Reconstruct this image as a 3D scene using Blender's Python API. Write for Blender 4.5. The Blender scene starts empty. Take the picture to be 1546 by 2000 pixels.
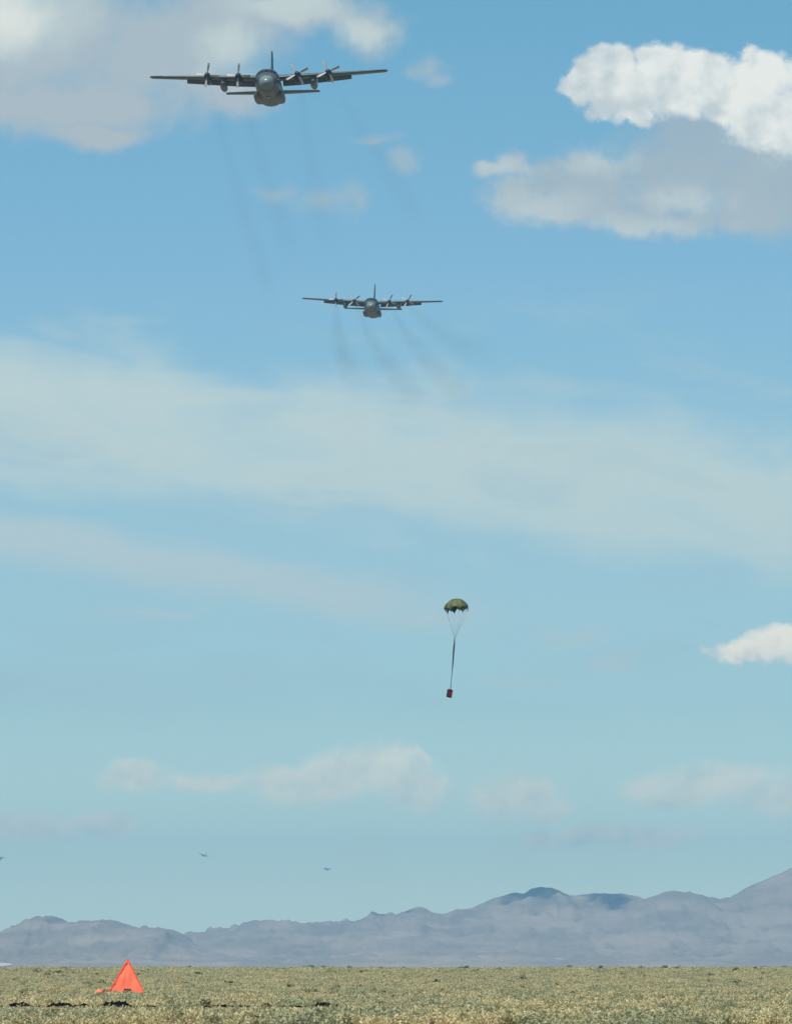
import bpy, bmesh, math, random
import numpy as np
from mathutils import Vector, Matrix, noise

R = math.radians
PI = math.pi
random.seed(7)
rng = np.random.default_rng(7)
sc = bpy.context.scene
C = sc.collection

# ---------------------------------------------------------------- camera
W_PX, H_PX, FOC = 1546.0, 2000.0, 16350.0      # photograph size and focal length in photograph pixels
HOR = 1891.0                                   # row of the level line of sight
EYE = 1.6
PITCH = math.atan((HOR - H_PX / 2) / FOC)
cam = bpy.data.cameras.new('camera')
cam.sensor_fit = 'VERTICAL'
cam.angle = 2 * math.atan(H_PX / 2 / FOC)
cam.clip_start = 0.5
cam.clip_end = 60000
camo = bpy.data.objects.new('camera', cam)
camo.location = (0, 0, EYE)
camo.rotation_euler = (PI / 2 + PITCH, 0, 0)
C.objects.link(camo)
sc.camera = camo


def at(px, py, d):
    """world point that lies d metres north of the camera along a line of sight"""
    u, v = (px - W_PX / 2) / FOC, (H_PX / 2 - py) / FOC
    y = math.cos(PITCH) - v * math.sin(PITCH)
    z = math.sin(PITCH) + v * math.cos(PITCH)
    return Vector((u / y * d, d, EYE + z / y * d))


# ---------------------------------------------------------------- light, sky, exposure
SUN_EL, SUN_AZ = R(67), R(211)
SUN_DIR = Vector((math.sin(SUN_AZ) * math.cos(SUN_EL), math.cos(SUN_AZ) * math.cos(SUN_EL), math.sin(SUN_EL)))
sun = bpy.data.lights.new('sun', 'SUN')
sun.energy = 5.0
sun.angle = R(0.53)
sun.color = (1.0, 0.95, 0.87)
suno = bpy.data.objects.new('sun', sun)
suno.rotation_euler = (-SUN_DIR).to_track_quat('-Z', 'Y').to_euler()
C.objects.link(suno)

EXPOSURE = 0.35
sc.view_settings.view_transform = 'Standard'
sc.view_settings.look = 'None'
sc.view_settings.exposure = EXPOSURE
sc.view_settings.gamma = 1.0
sc.view_settings.use_curve_mapping = False
sc.render.engine = 'CYCLES'
sc.cycles.use_denoising = True
sc.cycles.max_bounces = 8
sc.cycles.diffuse_bounces = 3
sc.cycles.volume_bounces = 0
sc.cycles.transparent_max_bounces = 16
sc.render.film_transparent = False


class S:
    """a socket with arithmetic"""
    def __init__(self, nt, sock):
        self.nt, self.s = nt, sock

    def m(self, op, *a, clamp=False):
        n = self.nt.nodes.new('ShaderNodeMath')
        n.operation = op
        n.use_clamp = clamp
        for i, q in enumerate((self,) + a):
            if isinstance(q, S):
                self.nt.links.new(q.s, n.inputs[i])
            else:
                n.inputs[i].default_value = q
        return S(self.nt, n.outputs[0])

    def __add__(self, o): return self.m('ADD', o)
    def __radd__(self, o): return self.m('ADD', o)
    def __sub__(self, o): return self.m('SUBTRACT', o)
    def __rsub__(self, o): return self.m('MULTIPLY', -1.0).m('ADD', o)
    def __mul__(self, o): return self.m('MULTIPLY', o)
    def __rmul__(self, o): return self.m('MULTIPLY', o)
    def __truediv__(self, o): return self.m('DIVIDE', o)
    def __rtruediv__(self, o): return self.m('POWER', -1.0) * o

    def step(self, lo, hi, a=0.0, b=1.0):
        n = self.nt.nodes.new('ShaderNodeMapRange')
        n.interpolation_type = 'SMOOTHSTEP'
        self.nt.links.new(self.s, n.inputs[0])
        for i, q in enumerate((lo, hi, a, b)):
            n.inputs[i + 1].default_value = q
        return S(self.nt, n.outputs[0])


def vmath(nt, op, a, b=None, c=None, out=0):
    n = nt.nodes.new('ShaderNodeVectorMath')
    n.operation = op
    for i, q in enumerate((a, b, c)):
        if q is None:
            continue
        if isinstance(q, S):
            nt.links.new(q.s, n.inputs[i])
        else:
            n.inputs[i].default_value = q
    return S(nt, n.outputs['Value' if op in ('LENGTH', 'DOT_PRODUCT', 'DISTANCE') else 'Vector'])


def comb(nt, x, y, z=0.0):
    n = nt.nodes.new('ShaderNodeCombineXYZ')
    for i, q in enumerate((x, y, z)):
        if isinstance(q, S):
            nt.links.new(q.s, n.inputs[i])
        else:
            n.inputs[i].default_value = q
    return S(nt, n.outputs[0])


def sep(nt, v):
    n = nt.nodes.new('ShaderNodeSeparateXYZ')
    nt.links.new(v.s, n.inputs[0])
    return [S(nt, o) for o in n.outputs]


def fbm(nt, vec, scale, detail=6.0, rough=0.55, dist=0.0, color=False):
    n = nt.nodes.new('ShaderNodeTexNoise')
    n.noise_dimensions = '3D'
    if vec is not None:
        nt.links.new(vec.s, n.inputs['Vector'])
    n.inputs['Scale'].default_value = scale
    n.inputs['Detail'].default_value = detail
    n.inputs['Roughness'].default_value = rough
    n.inputs['Distortion'].default_value = dist
    return S(nt, n.outputs['Color' if color else 'Fac'])


def mixc(nt, fac, a, b, blend='MIX'):
    n = nt.nodes.new('ShaderNodeMix')
    n.data_type = 'RGBA'
    n.blend_type = blend
    for i, q in ((0, fac), (6, a), (7, b)):
        if isinstance(q, S):
            nt.links.new(q.s, n.inputs[i])
        elif i == 0:
            n.inputs[0].default_value = q
        else:
            n.inputs[i].default_value = (*q[:3], 1.0)
    return S(nt, n.outputs[2])


def lin(r, g, b):
    return tuple(((c / 255 + 0.055) / 1.055) ** 2.4 if c > 10 else c / 255 / 12.92 for c in (r, g, b))


SKY_STRENGTH = 0.1
world = bpy.data.worlds.new('World')
sc.world = world
world.use_nodes = True
world.cycles.sampling_method = 'MANUAL'
world.cycles.sample_map_resolution = 256


def build_world():
    nt = world.node_tree
    bg = nt.nodes['Background']
    sky = nt.nodes.new('ShaderNodeTexSky')
    sky.sky_type = 'NISHITA'
    sky.sun_disc = False
    sky.sun_elevation = SUN_EL
    sky.sun_rotation = SUN_AZ
    sky.altitude = 1500
    sky.air_density = 1.0
    sky.dust_density = 0.3
    sky.ozone_density = 2.5
    base = S(nt, sky.outputs[0])
    tc = nt.nodes.new('ShaderNodeTexCoord')
    g = S(nt, tc.outputs['Generated'])
    x, y, z = sep(nt, g)
    hyp = (x * x + y * y).m('SQRT').m('MAXIMUM', 1e-4)
    az = x.m('ARCTAN2', y)
    el = z / hyp                                    # tangent of the elevation
    # clear air: bluer with height, all round the horizon
    grad = nt.nodes.new('ShaderNodeValToRGB')
    cr = grad.color_ramp
    cr.elements[0].position, cr.elements[0].color = 0.0, (*TINT[0][1], 1)
    cr.elements[1].position, cr.elements[1].color = 1.0, (*TINT[-1][1], 1)
    for p, c in TINT[1:-1]:
        e = cr.elements.new(p)
        e.color = (*c, 1)
    nt.links.new(el.s, grad.inputs[0])
    base = mixc(nt, 1.0, base, S(nt, grad.outputs[0]), 'MULTIPLY')

    K = FOC / 100.0                                 # angular unit: 100 photograph pixels
    X = az * K + W_PX / 200
    Y = HOR / 100 - el * K
    P = comb(nt, X, Y, 0.0)
    w1 = fbm(nt, P, 0.55, 3, 0.5, color=True)
    w2 = fbm(nt, P, 2.2, 4, 0.55, color=True)
    wa = vmath(nt, 'MULTIPLY_ADD', w1, (1.1, 0.8, 0), (-0.55, -0.4, 0))
    wb = vmath(nt, 'MULTIPLY_ADD', w2, (0.42, 0.34, 0), (-0.21, -0.17, 0))
    Q = vmath(nt, 'ADD', vmath(nt, 'ADD', P, wa), wb)
    n_fine = fbm(nt, P, 2.1, 8, 0.6)
    n_mid = fbm(nt, P, 0.9, 6, 0.55)
    n_lit = fbm(nt, vmath(nt, 'ADD', P, (-0.12, -0.2, 0)), 2.1, 8, 0.6)
    relief = n_fine - n_lit
    soft = fbm(nt, P, 1.3, 4, 0.5) - fbm(nt, vmath(nt, 'ADD', P, (-0.2, -0.3, 0)), 1.3, 4, 0.5)
    out_x = az.m('ABSOLUTE').step(0.052, 0.085)
    out_y = el.step(0.118, 0.16)
    outside = out_x.m('MAXIMUM', out_y)             # the rest of the sky, round the horizon and overhead

    def field(ells, k=0.25, vec=Q, grow=1.0):
        acc = None
        for cx, cy, rx, ry in ells:
            rx, ry = rx * grow, ry * grow
            v = vmath(nt, 'MULTIPLY_ADD', vec, (100 / rx, 100 / ry, 0), (-cx / rx, -cy / ry, 0))
            d = vmath(nt, 'LENGTH', v)
            acc = d if acc is None else acc.m('SMOOTH_MIN', d, k)
        return 1.0 - acc

    sky_c = base
    U = 1.0 / SKY_STRENGTH / 2 ** EXPOSURE

    def col(r, g_, b, e=1.0):
        return tuple(c * U * e for c in lin(r, g_, b))

    # everywhere else: scattered cumulus and thin veils of the same kind
    gd = vmath(nt, 'MULTIPLY', g, (1, 1, 2.2))
    far_n = fbm(nt, gd, 3.1, 8, 0.55, 0.3)
    far_l = fbm(nt, vmath(nt, 'ADD', gd, (0.0, 0.0, 0.05)), 3.1, 6, 0.55, 0.3)
    far_d = far_n.step(0.52, 0.66) * outside * el.step(0.0, 0.05)
    far_c = mixc(nt, (far_l - far_n).step(-0.08, 0.08), col(232, 233, 228), col(165, 180, 195))
    sky_c = mixc(nt, far_d * 0.85, sky_c, far_c)

    # veil of altostratus: broad tilted bands, streaked along their length
    PT = comb(nt, X * 0.995 + Y * 0.1, (Y - X * 0.105) * 3.4, 0.0)
    streak = fbm(nt, PT, 0.28, 7, 0.55, 0.6)
    Yb = Y - X * 0.115 + (w1_s(nt, w1) - 0.5) * 1.1 + (streak - 0.5) * 2.2
    band = Yb.step(6.0, 7.7) * Yb.step(8.6, 9.9, 1.0, 0.0)
    veil = (band * (streak.step(0.2, 0.62) * 0.35 + 0.65))
    band2 = (Y - X * 0.17 + (w1_s(nt, w1) - 0.5) * 0.6 + (streak - 0.5) * 0.9)
    b2 = band2.step(9.75, 10.3) * band2.step(10.5, 11.2, 1.0, 0.0) * X.step(6.0, 11.0, 1.0, 0.0)
    band3 = (Y + (w1_s(nt, w1) - 0.5) * 1.2)
    b3 = band3.step(12.5, 13.3) * band3.step(13.4, 14.3, 1.0, 0.0) * X.step(2.0, 7.0, 1.0, 0.15)
    b4 = streak.step(0.45, 0.75) * Y.step(5.0, 7.0) * Y.step(12.0, 15.0, 1.0, 0.0)
    keep = 1.0 - out_x
    sky_c = mixc(nt, (veil * 0.92 * keep).m('MINIMUM', 1.0), sky_c, col(216, 228, 218))
    sky_c = mixc(nt, b2 * streak.step(0.2, 0.6, 0.6, 1.0) * 0.95 * keep, sky_c, col(204, 219, 217))
    sky_c = mixc(nt, b3 * streak.step(0.2, 0.65, 0.4, 1.0) * 0.45 * keep, sky_c, col(183, 208, 213))
    sky_c = mixc(nt, (b4 * 0.45 + Y.step(6.5, 8.5) * Y.step(11.0, 13.0, 1.0, 0.0) * 0.18) * keep, sky_c, col(180, 207, 214))

    # cumulus low over the range
    low = field([(560, 1530, 75, 32), (650, 1525, 85, 38), (735, 1515, 85, 42), (800, 1545, 75, 30), (262, 1524, 55, 22), (410, 1535, 60, 16), (985, 1550, 60, 32), (1030, 1540, 50, 28),
                 (1300, 1555, 85, 26), (1420, 1530, 100, 32), (1520, 1560, 80, 26), (45, 1617, 80, 28), (190, 1605, 65, 18), (1190, 1643, 150, 16), (1070, 1580, 30, 25), (815, 1478, 24, 11)], grow=1.22)
    ld = (low + (n_fine - 0.5) * 0.8 + (n_mid - 0.5) * 0.9).step(-0.36, 0.45)
    lc = mixc(nt, (soft * 1.0 + relief * 0.6 + 0.6).step(0.15, 0.85), col(230, 238, 218), col(258, 257, 230))
    sky_c = mixc(nt, ld * 0.97, sky_c, lc)
    # thin scraps between
    fs = field([(1120, 1240, 75, 24), (1195, 1290, 65, 26), (1010, 1335, 120, 12), (840, 1200, 100, 14), (300, 1200, 160, 14)])
    fd = (fs + (n_fine - 0.5) * 1.5).step(-0.2, 0.9)
    sky_c = mixc(nt, fd * 0.5, sky_c, col(205, 216, 213))
    # bright puff
    pf = field([(1450, 1278, 70, 28), (1505, 1265, 60, 34), (1570, 1275, 80, 40)])
    pd = (pf + (n_fine - 0.5) * 0.9).step(-0.1, 0.45)
    pc = mixc(nt, (soft * 1.2 + relief * 1.0 + 0.7 - (Y - 12.7) * 0.8).step(0.0, 1.0), col(220, 221, 215), col(275, 262, 236))
    sky_c = mixc(nt, pd * 0.88, sky_c, pc)
    # grey heap, high on the west side
    tl = field([(60, 70, 330, 150), (330, 90, 210, 130), (120, 200, 300, 70), (430, 40, 150, 90), (560, 20, 200, 45), (715, 45, 62, 62), (190, 262, 120, 30), (455, 175, 90, 45)], 0.35)
    td = (tl + (n_mid - 0.5) * 1.0 + (n_fine - 0.5) * 0.45).step(-0.3, 0.62)
    glow = field([(10, 20, 190, 110), (445, 95, 75, 70), (705, 55, 70, 50), (560, 10, 150, 40)], 0.4)
    gl = (glow + (n_mid - 0.5) * 0.9).step(-0.25, 0.8)
    warm = Y.step(0.8, 2.9)
    tcg = mixc(nt, warm, col(180, 193, 199), col(184, 194, 198))
    tcc = mixc(nt, gl, tcg, col(205, 216, 213))
    hot = field([(0, 30, 90, 80)])
    tcc = mixc(nt, (hot + (n_mid - 0.5) * 0.6).step(-0.3, 0.9), tcc, col(236, 238, 228))
    sky_c = mixc(nt, td * 0.95, sky_c, tcc)
    # wisps
    ws = field([(838, 125, 48, 26), (858, 145, 36, 18), (795, 325, 26, 42), (735, 265, 50, 14), (540, 365, 60, 20), (635, 385, 85, 26), (690, 385, 26, 38)])
    wd = (ws + (n_fine - 0.5) * 1.3 + (n_mid - 0.5) * 0.6).step(-0.3, 1.0)
    sky_c = mixc(nt, wd * 0.62, sky_c, col(178, 194, 200))
    # the great cumulus: shaded lower shelf, then the sunlit head in front of it
    gr = field([(965, 332, 45, 24), (1010, 325, 50, 34), (1080, 335, 70, 36), (1150, 350, 140, 68), (1330, 320, 190, 90), (1500, 360, 220, 105), (1030, 395, 90, 45), (1140, 405, 150, 52), (1280, 435, 150, 32), (1620, 390, 160, 110), (1290, 395, 90, 45), (1050, 365, 60, 30), (1450, 420, 150, 48), (1340, 265, 110, 55), (1480, 290, 120, 60)], 0.3)
    gdn = (gr + (n_fine - 0.5) * 1.05 + (n_mid - 0.5) * 0.5).step(-0.2, 0.62)
    gl2 = field([(985, 325, 80, 40), (1040, 420, 120, 45), (1230, 450, 190, 26), (1345, 385, 90, 30), (1160, 310, 70, 40)], 0.3)
    gcc = mixc(nt, (gl2 + (n_fine - 0.5) * 1.2 + (n_mid - 0.5) * 1.2).step(-0.5, 1.1), mixc(nt, (Y * 0.35 + n_mid * 1.1).step(1.1, 2.1), col(163, 184, 197), col(178, 192, 197)), col(200, 211, 211))
    sky_c = mixc(nt, gdn * 0.93, sky_c, gcc)
    hd = field([(1135, 170, 45, 42), (1190, 130, 75, 45), (1215, 185, 90, 55), (1310, 135, 85, 55), (1330, 180, 130, 60), (1440, 165, 95, 55), (1500, 150, 85, 45), (1490, 225, 120, 65), (1600, 230, 140, 100), (1250, 225, 30, 26), (1400, 195, 70, 55), (1300, 112, 70, 42), (1195, 112, 60, 40), (1500, 128, 70, 40), (1380, 135, 60, 45)], 0.16)
    hdd = (hd + (n_fine - 0.5) * 0.85).step(-0.1, 0.34)
    bump = (soft * 1.9 + relief * 0.35 + 0.6 + (X - 13.3) * 0.12 - (Y - 1.7) * 0.22)
    hcc = mixc(nt, bump.step(0.0, 1.0), col(204, 214, 215), col(247, 248, 240))
    sky_c = mixc(nt, hdd * 0.97, sky_c, hcc)

    nt.links.new(sky_c.s, bg.inputs[0])
    bg.inputs[1].default_value = SKY_STRENGTH


def w1_s(nt, w):
    return sep(nt, w)[0]


TINT = [(0, (1.121, 1.240, 1.055)), (0.008, (1.098, 1.225, 1.065)), (0.032, (0.640, 0.801, 0.837)), (0.0857, (0.492, 0.699, 0.775)), (0.1138, (0.420, 0.680, 0.721)), (1, (0.529, 0.670, 0.778))]
build_world()


# ---------------------------------------------------------------- materials
def material(name, rgb, rough=0.8, metal=0.0, spec=0.3, vary=0.0, scale=2.0, trans=0.0, rnd=None, streak=None):
    m = bpy.data.materials.new(name)
    m.use_nodes = True
    nt = m.node_tree
    b = nt.nodes['Principled BSDF']
    b.inputs['Roughness'].default_value = rough
    b.inputs['Metallic'].default_value = metal
    b.inputs['Specular IOR Level'].default_value = spec
    tc = nt.nodes.new('ShaderNodeTexCoord')
    ob = S(nt, tc.outputs['Object'])
    c = None
    if rnd:
        oi = nt.nodes.new('ShaderNodeObjectInfo')
        ramp = nt.nodes.new('ShaderNodeValToRGB')
        cr = ramp.color_ramp
        cr.elements[0].position, cr.elements[0].color = rnd[0][0], (*rnd[0][1], 1)
        cr.elements[1].position, cr.elements[1].color = rnd[-1][0], (*rnd[-1][1], 1)
        for p, q in rnd[1:-1]:
            e = cr.elements.new(p)
            e.color = (*q, 1)
        nt.links.new(oi.outputs['Random'], ramp.inputs[0])
        c = S(nt, ramp.outputs[0])
    if vary:
        n = fbm(nt, ob if streak is None else vmath(nt, 'MULTIPLY', ob, streak), scale, 6, 0.6)
        f = n.step(0.3, 0.7)
        lo = tuple(q * (1 - vary) for q in rgb)
        hi = tuple(min(1, q * (1 + vary)) for q in rgb)
        cv = mixc(nt, f, lo, hi)
        c = cv if c is None else mixc(nt, 1.0, c, mixc(nt, f, (1 - vary,) * 3, (1 + vary,) * 3), 'MULTIPLY')
        nt.links.new((n * 0.25 + (rough - 0.12)).s, b.inputs['Roughness'])
    if c is None:
        b.inputs['Base Color'].default_value = (*rgb, 1)
    else:
        nt.links.new(c.s, b.inputs['Base Color'])
    if trans:
        t = nt.nodes.new('ShaderNodeBsdfTranslucent')
        if c is None:
            t.inputs[0].default_value = (*rgb, 1)
        else:
            nt.links.new(c.s, t.inputs[0])
        mx = nt.nodes.new('ShaderNodeMixShader')
        mx.inputs[0].default_value = trans
        nt.links.new(b.outputs[0], mx.inputs[1])
        nt.links.new(t.outputs[0], mx.inputs[2])
        nt.links.new(mx.outputs[0], nt.nodes['Material Output'].inputs['Surface'])
    return m


MAT = {
    'paint': material('grey_aircraft_paint', (0.048, 0.064, 0.063), 0.42, 0.0, 0.4, 0.22, 0.9, streak=(1.6, 0.35, 1.0)),
    'radome': material('glossy_radome', (0.13, 0.17, 0.17), 0.3, 0.0, 0.5, 0.08, 3),
    'nacelle': material('shaded_grey_paint', (0.028, 0.034, 0.036), 0.45, 0.0, 0.5, 0.3, 1.5),  # grey nacelle paint, darkened to hold the shade around the hubs
    'dark': material('dark_metal', (0.014, 0.016, 0.018), 0.5, 0.0, 0.5, 0.3, 4),
    'blade': material('propeller_grey', (0.34, 0.34, 0.32), 0.35, 0.0, 0.8, 0.1, 5),
    'tip': material('propeller_tip', (0.30, 0.28, 0.2), 0.4, 0.0, 0.5, 0.1, 5),
    'glass': material('cockpit_glass', (0.01, 0.013, 0.016), 0.08, 0.0, 0.8),
    'exhaust': material('sooty_exhaust', (0.03, 0.026, 0.022), 0.7, 0.3, 0.3, 0.3, 6),
    'deice': material('black_deicing_boot', (0.02, 0.02, 0.022), 0.6, 0.0, 0.4),
    'lamp': material('lamp_glass', (0.75, 0.75, 0.7), 0.1, 0.0, 0.8),
    'olive': material('olive_nylon', (0.11, 0.135, 0.055), 0.6, 0.0, 0.4, 0.25, 3.0, trans=0.35),
    'cord': material('dark_webbing', (0.035, 0.042, 0.04), 0.8),
    'cordlight': material('pale_cord', (0.12, 0.13, 0.12), 0.8),
    'redbox': material('red_cloth_cover', (0.48, 0.02, 0.02), 0.7, 0.0, 0.3, 0.3, 5),
    'strap': material('black_strap', (0.012, 0.012, 0.016), 0.8),
    'orange': material('orange_marker_cloth', (1.0, 0.215, 0.118), 0.75, 0.0, 0.25, 0.05, 2.2, trans=0.25),
    'orange2': material('deep_orange_binding', (0.88, 0.075, 0.03), 0.75, 0.0, 0.25, 0.2, 6, trans=0.2),
    'crimson': material('crimson_cloth', (0.32, 0.01, 0.02), 0.8, 0.0, 0.2, 0.3, 5),
    'pole': material('aluminium_pole', (0.5, 0.5, 0.5), 0.4, 0.9),
    'bank_black': material('black_bank_surface', (0.012, 0.012, 0.013), 0.95, 0.0, 0.1, 0.5, 3),
    'salt': material('white_salt_crust', (0.36, 0.36, 0.345), 0.9, 0.0, 0.2, 0.1, 0.01),
}
SAGE = [(0.0, (0.487, 0.471, 0.287)), (0.2, (0.443, 0.442, 0.277)), (0.4, (0.52, 0.483, 0.299)), (0.56, (0.472, 0.464, 0.302)),
        (0.72, (0.508, 0.474, 0.283)), (0.86, (0.45, 0.43, 0.261)), (0.93, (0.246, 0.213, 0.112)), (1.0, (0.456, 0.455, 0.317))]
MAT['sage'] = material('sage_leaves', (0.25, 0.25, 0.16), 0.9, 0, 0.15, 0.16, 3.0, trans=0.35, rnd=SAGE)
def patchy(m):
    """stands of greener and of drier brush, fixed to the land"""
    nt = m.node_tree
    b = nt.nodes['Principled BSDF']
    pos = S(nt, nt.nodes.new('ShaderNodeNewGeometry').outputs['Position'])
    n = fbm(nt, vmath(nt, 'MULTIPLY', pos, (0.22, 0.035, 0.0)), 1.0, 4, 0.6)
    tone = mixc(nt, n.step(0.36, 0.64), (0.78, 0.86, 0.82), (1.22, 1.12, 1.0))
    src = b.inputs['Base Color'].links[0].from_socket
    c = mixc(nt, 1.0, S(nt, src), tone, 'MULTIPLY')
    for k in list(nt.links):
        if k.from_socket == src and k.to_socket.node.type in ('BSDF_PRINCIPLED', 'BSDF_TRANSLUCENT'):
            nt.links.new(c.s, k.to_socket)


patchy(MAT['sage'])
MAT['shrub'] = material('dark_shrub_leaves', (0.055, 0.05, 0.02), 0.9, 0, 0.15, 0.35, 3.0, trans=0.15)
MAT['twig'] = material('dry_twigs', (0.13, 0.095, 0.06), 0.95, 0, 0.1)


# ---------------------------------------------------------------- mesh helpers
def mesh(name, verts, faces, mat, smooth=False):
    me = bpy.data.meshes.new(name)
    me.from_pydata([tuple(v) for v in verts], [], faces)
    me.validate()
    bm = bmesh.new()
    bm.from_mesh(me)
    bmesh.ops.recalc_face_normals(bm, faces=bm.faces)
    bm.to_mesh(me)
    bm.free()
    if smooth:
        me.polygons.foreach_set('use_smooth', [True] * len(me.polygons))
    if mat is not None:
        me.materials.append(mat)
    return me


def link(name, data, parent=None, loc=(0, 0, 0), rot=(0, 0, 0)):
    o = bpy.data.objects.new(name, data)
    C.objects.link(o)
    o.location = loc
    o.rotation_euler = rot
    if parent is not None:
        o.parent = parent
    return o


def obj(name, vf, mat, parent=None, loc=(0, 0, 0), rot=(0, 0, 0), smooth=False, angle=None):
    me = mesh(name, vf[0], vf[1], mat, smooth)
    if smooth and angle:
        me.set_sharp_from_angle(angle=R(angle))
    return link(name, me, parent, loc, rot)


def tag(o, label=None, cat=None, group=None, kind=None):
    for k, v in (('label', label), ('category', cat), ('group', group), ('kind', kind)):
        if v:
            o[k] = v
    return o


def copy_tree(o, parent=None):
    c = o.copy()
    C.objects.link(c)
    c.parent = parent
    for ch in o.children:
        copy_tree(ch, c)
    return c


def loft(rings, cap=True):
    n = len(rings[0])
    v = [p for r in rings for p in r]
    f = []
    for i in range(len(rings) - 1):
        for j in range(n):
            k = (j + 1) % n
            f.append((i * n + j, i * n + k, (i + 1) * n + k, (i + 1) * n + j))
    if cap:
        f.append(tuple(range(n))[::-1])
        f.append(tuple(range((len(rings) - 1) * n, len(rings) * n)))
    return v, f


def merge(*parts):
    v, f = [], []
    for a, b in parts:
        o = len(v)
        v += list(a)
        f += [tuple(i + o for i in q) for q in b]
    return v, f


def tube(points, radii, n=8):
    rings = []
    for i, p in enumerate(points):
        p = Vector(p)
        a = Vector(points[max(0, i - 1)])
        b = Vector(points[min(len(points) - 1, i + 1)])
        t = (b - a).normalized()
        u = t.orthogonal().normalized() if i == 0 else (u - t * u.dot(t)).normalized()
        w = t.cross(u)
        r = radii[i] if isinstance(radii, (list, tuple)) else radii
        rings.append([p + (u * math.cos(q) + w * math.sin(q)) * r for q in (2 * PI * k / n for k in range(n))])
    return loft(rings)


def interp(tab, s):
    """smooth interpolation of rows (s, a, b, ...)"""
    for i in range(len(tab) - 1):
        if tab[i][0] <= s <= tab[i + 1][0]:
            break
    p0, p1, p2, p3 = tab[max(i - 1, 0)], tab[i], tab[i + 1], tab[min(i + 2, len(tab) - 1)]
    h = p2[0] - p1[0]
    t = (s - p1[0]) / h
    out = []
    for k in range(1, len(p1)):
        m1 = 0 if p2[0] == p0[0] else (p2[k] - p0[k]) / (p2[0] - p0[0]) * h
        m2 = 0 if p3[0] == p1[0] else (p3[k] - p1[k]) / (p3[0] - p1[0]) * h
        if (p1[k] - p0[k]) * (p2[k] - p1[k]) <= 0 and i > 0:
            m1 = 0
        if (p2[k] - p1[k]) * (p3[k] - p2[k]) <= 0 and i + 2 < len(tab):
            m2 = 0
        t2, t3 = t * t, t * t * t
        out.append((2 * t3 - 3 * t2 + 1) * p1[k] + (t3 - 2 * t2 + t) * m1 + (-2 * t3 + 3 * t2) * p2[k] + (t3 - t2) * m2)
    return out


# ---------------------------------------------------------------- the ground
def smooth01(t):
    t = min(1.0, max(0.0, t))
    return t * t * (3 - 2 * t)


def ground_z(y):
    return 1.25 * smooth01((y - 350) / 1050) - 45 * smooth01((y - 1500) / 5000)


def swell(x, y):
    if not 200 < y < 1600:
        return 0.0
    return 0.05 * noise.noise((x * 0.02, y * 0.012, 3.0)) + 0.16 * smooth01((y - 700) / 500) * noise.noise((x * 0.045, y * 0.004, 8.0))


def build_ground():
    ys = sorted(set(list(range(-2500, 200, 300)) + list(range(200, 1700, 25)) + list(range(1700, 7000, 250)) + list(range(7000, 27500, 1500)) + [27500]))
    xs = [-5500, -2500, -1200, -600, -300, -150, -80, -40, -20, 0, 20, 40, 80, 150, 300, 600, 1200, 2500, 5500]
    v, f = [], []
    for y in ys:
        for x in xs:
            wob = swell(x, y)
            v.append((x, y, ground_z(y) + wob))
    n = len(xs)
    for j in range(len(ys) - 1):
        for i in range(n - 1):
            f.append((j * n + i, j * n + i + 1, (j + 1) * n + i + 1, (j + 1) * n + i))
    m = bpy.data.materials.new('desert_soil')
    m.use_nodes = True
    nt = m.node_tree
    b = nt.nodes['Principled BSDF']
    b.inputs['Roughness'].default_value = 0.95
    b.inputs['Specular IOR Level'].default_value = 0.1
    ob = S(nt, nt.nodes.new('ShaderNodeTexCoord').outputs['Object'])
    a = fbm(nt, ob, 0.35, 8, 0.65)
    d = fbm(nt, ob, 0.02, 4, 0.6)
    c = mixc(nt, a.step(0.3, 0.7), (0.13, 0.11, 0.065), (0.20, 0.17, 0.105))
    c = mixc(nt, d.step(0.35, 0.7) * 0.5, c, (0.17, 0.155, 0.095))
    nt.links.new(c.s, b.inputs['Base Color'])
    o = obj('ground', (v, f), m, smooth=True)
    return tag(o, 'flat tan desert soil under the brush', kind='structure')


ground = build_ground()


def put_z(x, y):
    wob = swell(x, y)
    return ground_z(y) + wob


# ---------------------------------------------------------------- the mountain range
RIDGE = 18000.0
SIL_W = [(-900, 1858), (-300, 1846), (-150, 1842), (-30, 1841), (10, 1838), (28, 1834), (45, 1818), (62, 1806), (80, 1797), (95, 1791), (112, 1792), (124, 1801), (150, 1802), (180, 1799),
         (215, 1799), (240, 1803), (262, 1811), (290, 1814), (335, 1816), (350, 1823), (366, 1836), (390, 1848), (430, 1862), (520, 1880), (700, 1890), (2600, 1890)]
SIL_E = [(-900, 1890), (120, 1888), (250, 1868), (330, 1842), (366, 1830), (390, 1825), (440, 1824), (474, 1815), (490, 1806), (525, 1804), (560, 1803), (600, 1806), (640, 1804), (680, 1803), (700, 1803),
         (716, 1793), (740, 1786), (770, 1788), (800, 1777), (820, 1773), (845, 1783), (860, 1787), (882, 1780), (912, 1776), (940, 1766), (972, 1753), (1000, 1745), (1020, 1746), (1036, 1738), (1055, 1734),
         (1080, 1736), (1100, 1748), (1125, 1749), (1150, 1747), (1200, 1746), (1235, 1751), (1255, 1757), (1280, 1749), (1310, 1741), (1340, 1745), (1370, 1755), (1400, 1757), (1430, 1750), (1465, 1731),
         (1500, 1716), (1530, 1703), (1550, 1694), (1620, 1668), (1750, 1650), (2000, 1672), (2600, 1700)]


def ridged(x, y, s, octv=5):
    a, tot, amp = 0.0, 0.0, 1.0
    for k in range(octv):
        q = 1 - abs(noise.noise((x * s + 17.3 * k, y * s * 0.55 - 5.1 * k, 0.7 * k))) * 2
        a += q * amp
        tot += amp
        amp *= 0.52
        s *= 2.03
    return a / tot


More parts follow.
